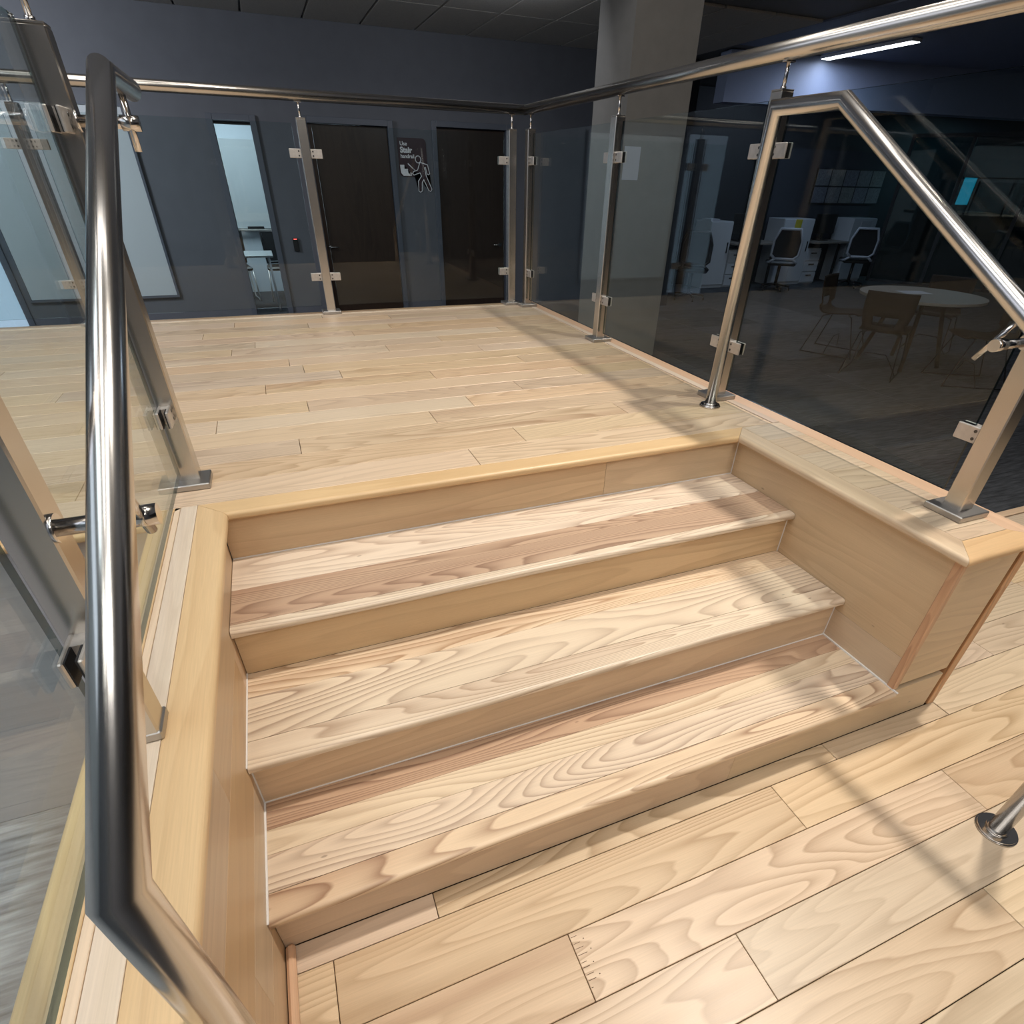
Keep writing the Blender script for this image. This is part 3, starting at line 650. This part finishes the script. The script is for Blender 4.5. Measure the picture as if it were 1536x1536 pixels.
# bulkhead over the offices
bm = bmesh.new(); mt = Matrix.Translation((6.1, 7.2, 0)) @ Matrix.Rotation(-.136, 4, 'Z')
addbox(bm, .03, 9.5, 0, .25, 2.235, CH+.01, 0, 0, mt); o = mesh_obj('trim_1', bm, M['navy']); o['kind'] = 'structure'
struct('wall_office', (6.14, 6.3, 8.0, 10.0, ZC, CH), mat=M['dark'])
t = empty('linear_ceiling_light', (7.42, 6.3, CH), 'long white linear ceiling light glowing above the dark office area', 'ceiling light')
bm = bmesh.new(); addbox(bm, 7.34, 7.50, 5.64, 6.96, CH-.03, CH+.002, .004); mesh_obj('light_housing', bm, M['white'], t)
bm = bmesh.new(); addbox(bm, 7.355, 7.485, 5.655, 6.945, CH-.036, CH-.0305); mesh_obj('light_diffuser', bm, emis('linear_light', (.9, .95, 1.0), 9), t)

# ------------------------------------------------------------------ office furniture
def cabinet(x0, x1, y0, y1, z1, label, doors=1, handle=True):
    t = empty('storage_cabinet', ((x0+x1)/2, (y0+y1)/2, ZC), label, 'cabinet')
    box('body', x0, x1, y0+.02, y1, ZC+.002, z1, M['white'], t, .004)
    w = (x1-x0)/doors
    for k in range(doors):
        d = box('door', x0+w*k+.004, x0+w*(k+1)-.004, y0, y0+.019, ZC+.06, z1-.012, M['white'], t, .003)
        if handle: box('handle', x0+w*(k+1)-.07, x0+w*(k+1)-.045, y0-.012, y0, .28, .46, M['black'], d, .003)
    return t
cabinet(8.0, 8.50, 9.38, 9.85, .80, 'tall white cabinet with black handle nearest the beige column')
cabinet(9.72, 10.47, 9.38, 9.85, .84, 'tall white cabinet with yellow label behind the left task chair', 2)
cabinet(11.50, 12.15, 9.38, 9.85, .85, 'tall white cabinet with taped papers behind the right task chair')
tag(box('paper_stack', 8.02, 8.22, 9.45, 9.72, .801, .835, M['paper'], None, .002), 'small stack of paper on top of the leftmost white cabinet', 'paper')
tag(box('yellow_notice', 9.98, 10.14, 9.372, 9.379, .60, .83, simple('yellow_label', (.42, .40, .02), .6), None, 0), 'yellow notice stuck on white cabinet behind left task chair', 'notice')
tag(box('posted_sheet', 11.72, 12.0, 9.372, 9.379, .40, .80, M['paper'], None, 0), 'white sheet stuck on cabinet behind right task chair', 'notice')
def pedestal(x0, x1, label):
    t = empty('drawer_pedestal', ((x0+x1)/2, 9.6, ZC), label, 'cabinet'); box('body', x0, x1, 9.42, 9.85, ZC+.002, .33, M['white'], t, .004)
    for k in range(3): 
        d = box('drawer', x0+.005, x1-.005, 9.40, 9.419, ZC+.03+.20*k, ZC+.21+.20*k, M['white'], t, .003); box('handle', x0+.12, x1-.12, 9.39, 9.40, ZC+.15+.20*k, ZC+.17+.20*k, M['black'], d, 0)
pedestal(10.50, 10.88, 'low white drawer pedestal right of the yellow-labelled cabinet'); pedestal(8.54, 8.86, 'low white drawer pedestal right of the leftmost cabinet')
t = empty('desk', (10, 9.6, ZC), 'long dark desk running between the white cabinets', 'desk')
for a, b_ in ((8.52, 9.70), (10.49, 11.48)): box('worktop', a, b_, 9.25, 9.95, .42, .45, M['laminate'], t, .003)
for x in (9.5, 11.2): box('leg', x, x+.04, 9.3, 9.34, ZC+.001, .419, M['black'], t, 0)
def monitor(x, y, z, label, w=.55, h=.34, mat=None, rz=0):
    t = empty('monitor', (x, y, z), label, 'monitor'); box('screen', x-w/2, x+w/2, y, y+.03, z+.12, z+.12+h, mat or M['black'], t, .003)
    box('stand', x-.03, x+.03, y+.03, y+.06, z+.012, z+.3, M['black'], t, 0); box('foot', x-.12, x+.12, y-.05, y+.13, z, z+.012, M['black'], t, .002)
monitor(8.95, 9.6, .451, 'dark monitor on the desk between first and second white cabinets'); monitor(11.0, 9.6, .451, 'dark monitor on the desk between the two task chairs')
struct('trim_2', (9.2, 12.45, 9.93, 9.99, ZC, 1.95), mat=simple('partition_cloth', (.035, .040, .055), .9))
t = empty('pinned_papers', (11.5, 9.92, 1.1), 'two rows of printed sheets pinned on the dark partition above the desk', 'notice board')
box('pin_strip', 10.72, 12.62, 9.915, 9.928, 1.06, 1.66, M['black'], t, 0)
for r in range(2):
    for c in range(5): box('sheet', 10.75+.37*c, 10.75+.37*c+.345, 9.911, 9.9145, 1.09+.29*r, 1.09+.29*r+.265, simple('pinned_sheet_%d%d' % (r, c), (.17+.02*((c+r) % 3), .175+.02*((c+r) % 3), .21), .8, noise=.25, nscale=40), t, 0)
def task_chair(x, y, rz, label, fc=(.42, .45, .52)):
    t = empty('task_chair', (x, y, ZC), label, 'chair', None, rz)
    def Lk(name, bm, mat):
        me = bpy.data.meshes.new(name); bm.to_mesh(me); bm.free(); me.materials.append(mat); o = bpy.data.objects.new(name, me); COL.objects.link(o); o.parent = t
    bm = bmesh.new(); addbox(bm, -.25, .25, -.24, .25, .44, .51, .025); Lk('seat', bm, M['black'])
    fr = [(-.16, -.27, .56), (-.24, -.26, .62), (-.24, -.30, .86), (-.17, -.33, 1.04), (.17, -.33, 1.04), (.24, -.30, .86), (.24, -.26, .62), (.16, -.27, .56), (-.16, -.27, .56)]
    bm = bmesh.new(); addtube(bm, fr, .022, 8); Lk('back_frame', bm, simple('chair_frame', fc, .4))
    bm = bmesh.new(); addtube(bm, [(-.16, -.27, .56), (-.24, -.24, .50), (-.24, .1, .46), (.24, .1, .46), (.24, -.24, .50), (.16, -.27, .56)], .022, 8); Lk('seat_frame', bm, simple('chair_base', fc, .4))
    bm = bmesh.new(); vs = [bm.verts.new(p) for p in fr[:-1]]; f = bm.faces.new(vs); r = bmesh.ops.extrude_face_region(bm, geom=[f]); bmesh.ops.translate(bm, verts=[v for v in r['geom'] if isinstance(v, bmesh.types.BMVert)], vec=(0, .012, 0)); Lk('back_mesh', bm, M['mesh'])
    bm = bmesh.new(); addtube(bm, [(0, 0, .08), (0, 0, .44)], .03, 10); Lk('gas_lift', bm, M['black'])
    for k in range(5):
        a = k*1.2566; bm = bmesh.new(); addtube(bm, [(0, 0, .11), (.27*math.cos(a), .27*math.sin(a), .075)], .018, 8)
        addtube(bm, [(.27*math.cos(a)-.012, .27*math.sin(a), .031), (.27*math.cos(a)+.012, .27*math.sin(a), .031)], .029, 12); Lk('leg', bm, M['black'])
task_chair(9.35, 8.86, -.62, 'black mesh task chair with pale frame, in front of yellow-labelled cabinet')
task_chair(11.25, 8.86, -.62, 'black mesh task chair with pale frame, right of the other, by the pinned papers')
task_chair(7.0, 8.4, -.6, 'all-black task chair just right of the beige column, left of the leftmost cabinet', (.015, .015, .018))
# glass-fronted offices at the right
gp = empty('glass_partition', (13.2, 8.0, ZC), 'dark teal-tinted glass office front to the right of the task chairs', 'partition')
P0, P1 = Vector((12.50, 9.45, 0)), Vector((14.75, 5.4, 0)); dv = (P1-P0); Ln = dv.length; ang = math.atan2(dv.y, dv.x)
mt = Matrix.Translation(P0) @ Matrix.Rotation(ang, 4, 'Z')
cuts = [0, 1.02, 2.15, 3.3, Ln]
for a, b_ in zip(cuts, cuts[1:]):
    if b_-a < .2: continue
    bm = bmesh.new(); addbox(bm, a+.03, b_-.03, -.006, .006, ZC+.05, 2.18, 0, 0, mt); mesh_obj('glass_pane', bm, M['tglass'], gp)
for a in cuts:
    bm = bmesh.new(); addbox(bm, a-.03, a+.03, -.04, .04, ZC+.001, 2.23, .003, 0, mt); mesh_obj('mullion', bm, M['dark'], gp)
for a, b_ in ((ZC+.001, ZC+.05), (2.18, 2.24)):
    bm = bmesh.new(); addbox(bm, 0.031, Ln-.031, -.04, .04, a, b_, .003, 0, mt); mesh_obj('rail_bar', bm, M['dark'], gp)
monitor(13.95, 9.0, .99-.0, 'small cyan glowing screen inside the glass-fronted office', .34, .46, emis('cyan_screen', (.10, .62, .85), 1.0))
box_d = empty('wall_cabinet', (14.2, 9.3, ZC), 'dark tall cupboard under the cyan screen behind teal glass', 'cabinet')
box('body', 13.5, 14.9, 8.8, 9.6, ZC+.002, .985, M['dark'], box_d)

# round table and shell chairs
TX, TY = 6.85, 4.05
t = empty('round_table', (TX, TY, ZC), 'round table with a pale top on the dark carpet beyond the right balustrade', 'table')
bm = bmesh.new(); addtube(bm, [(TX, TY, .392), (TX, TY, .400), (TX, TY, .416), (TX, TY, .420)], .615, 64); mesh_obj('tabletop', bm, M['laminate'], t)
for k in range(4):
    a = math.pi/4+k*math.pi/2; tube('leg', [(TX+.42*math.cos(a), TY+.42*math.sin(a), ZC+.001), (TX+.22*math.cos(a), TY+.22*math.sin(a), .392)], .022, M['shell'], t, 12)
bm = bmesh.new(); addbox(bm, -.15, .15, -.105, .105, 0, .002, 0, 0, Matrix.Translation((TX+.02, TY+.12, .4205)) @ Matrix.Rotation(-.3, 4, 'Z'))
tag(mesh_obj('paper_sheet', bm, M['paper']), 'white printed sheet lying on the round table', 'paper')
def shell_chair(x, y, rz, label):
    t = empty('shell_chair', (x, y, ZC), label, 'chair', None, rz)
    def Lk(name, bm, mat, smooth=False):
        me = bpy.data.meshes.new(name); bm.normal_update(); bm.to_mesh(me); bm.free(); me.materials.append(mat)
        o = bpy.data.objects.new(name, me); COL.objects.link(o); o.parent = t; return o
    # one-piece plywood shell: side curve (v) x width (u), with a hand hole low in the back
    path = [(.23, .455), (.18, .468), (.10, .462), (.0, .45), (-.10, .442), (-.17, .445), (-.215, .47), (-.235, .51), (-.245, .555), (-.255, .60), (-.265, .66), (-.275, .72), (-.283, .80), (-.286, .83)]
    us = [-1, -.8, -.55, -.28, 0, .28, .55, .8, 1]
    bm = bmesh.new(); g = []
    for i, (py, pz) in enumerate(path):
        w = .235-.02*(i < 2)-.045*math.exp(-((i-7)/1.8)**2)
        row = []
        for u in us: row.append(bm.verts.new((u*w, py+(.035*u*u if i > 7 else 0), pz+(.012*u*u if i <= 7 else 0))))
        g.append(row)
    for i in range(len(path)-1):
        for j in range(len(us)-1):
            if i in (7, 8) and 2 <= j <= 5: continue
            bm.faces.new((g[i][j], g[i][j+1], g[i+1][j+1], g[i+1][j])).smooth = True
    o = Lk('seat_shell', bm, M['shell']); md = o.modifiers.new('thickness', 'SOLIDIFY'); md.thickness = .012; md.offset = 0
    for s in (-1, 1):
        bm = bmesh.new(); addtube(bm, [(s*.12, .10, .445), (s*.20, .16, .43), (s*.255, .30, .009), (s*.255, -.29, .009), (s*.20, -.16, .42), (s*.12, -.10, .437)], .0065, 8); Lk('leg', bm, M['wire'])
    bm = bmesh.new(); addtube(bm, [(-.12, .10, .445), (.12, .10, .445)], .0065, 8); addtube(bm, [(-.12, -.10, .437), (.12, -.10, .437)], .0065, 8); addtube(bm, [(-.255, -.02, .009), (-.1, 0, .2), (.1, 0, .2), (.255, -.02, .009)], .005, 8); Lk('crossbar', bm, M['wire'])
def face(x, y, tx, ty): return math.atan2(-(tx-x), (ty-y))
shell_chair(6.22, 3.86, face(6.22, 3.86, 6.9, 4.25), 'brown shell chair with its back to the camera, left of the round table')
shell_chair(6.90, 3.28, face(6.90, 3.28, 6.35, 3.62), 'dark shell chair seen side-on in front of the round table')
shell_chair(7.65, 4.35, face(7.65, 4.35, 6.9, 4.0), 'dark shell chair half hidden behind the right end of the round table')
shell_chair(6.55, 4.72, face(6.55, 4.72, 6.8, 4.2), 'dark shell chair behind the brown one on the far left of the table')

# ------------------------------------------------------------------ groups of like things
for o in bpy.data.objects:
    if o.parent is None and 'category' in o:
        for k, g in (('glass_balustrade', 'glass balustrades around the platform and stairs'), ('handrail', 'round steel handrails of the staircase'), ('storage_cabinet', 'white storage cabinets along the office desks'),
                     ('drawer_pedestal', 'drawer pedestals under the office desks'), ('task_chair', 'mesh task chairs at the office desks'), ('shell_chair', 'shell chairs around the round table'),
                     ('meeting_chair', 'mesh chairs in the meeting room'), ('monitor', 'monitors in the office')):
            if o.name.split('.')[0] == k: o['group'] = g
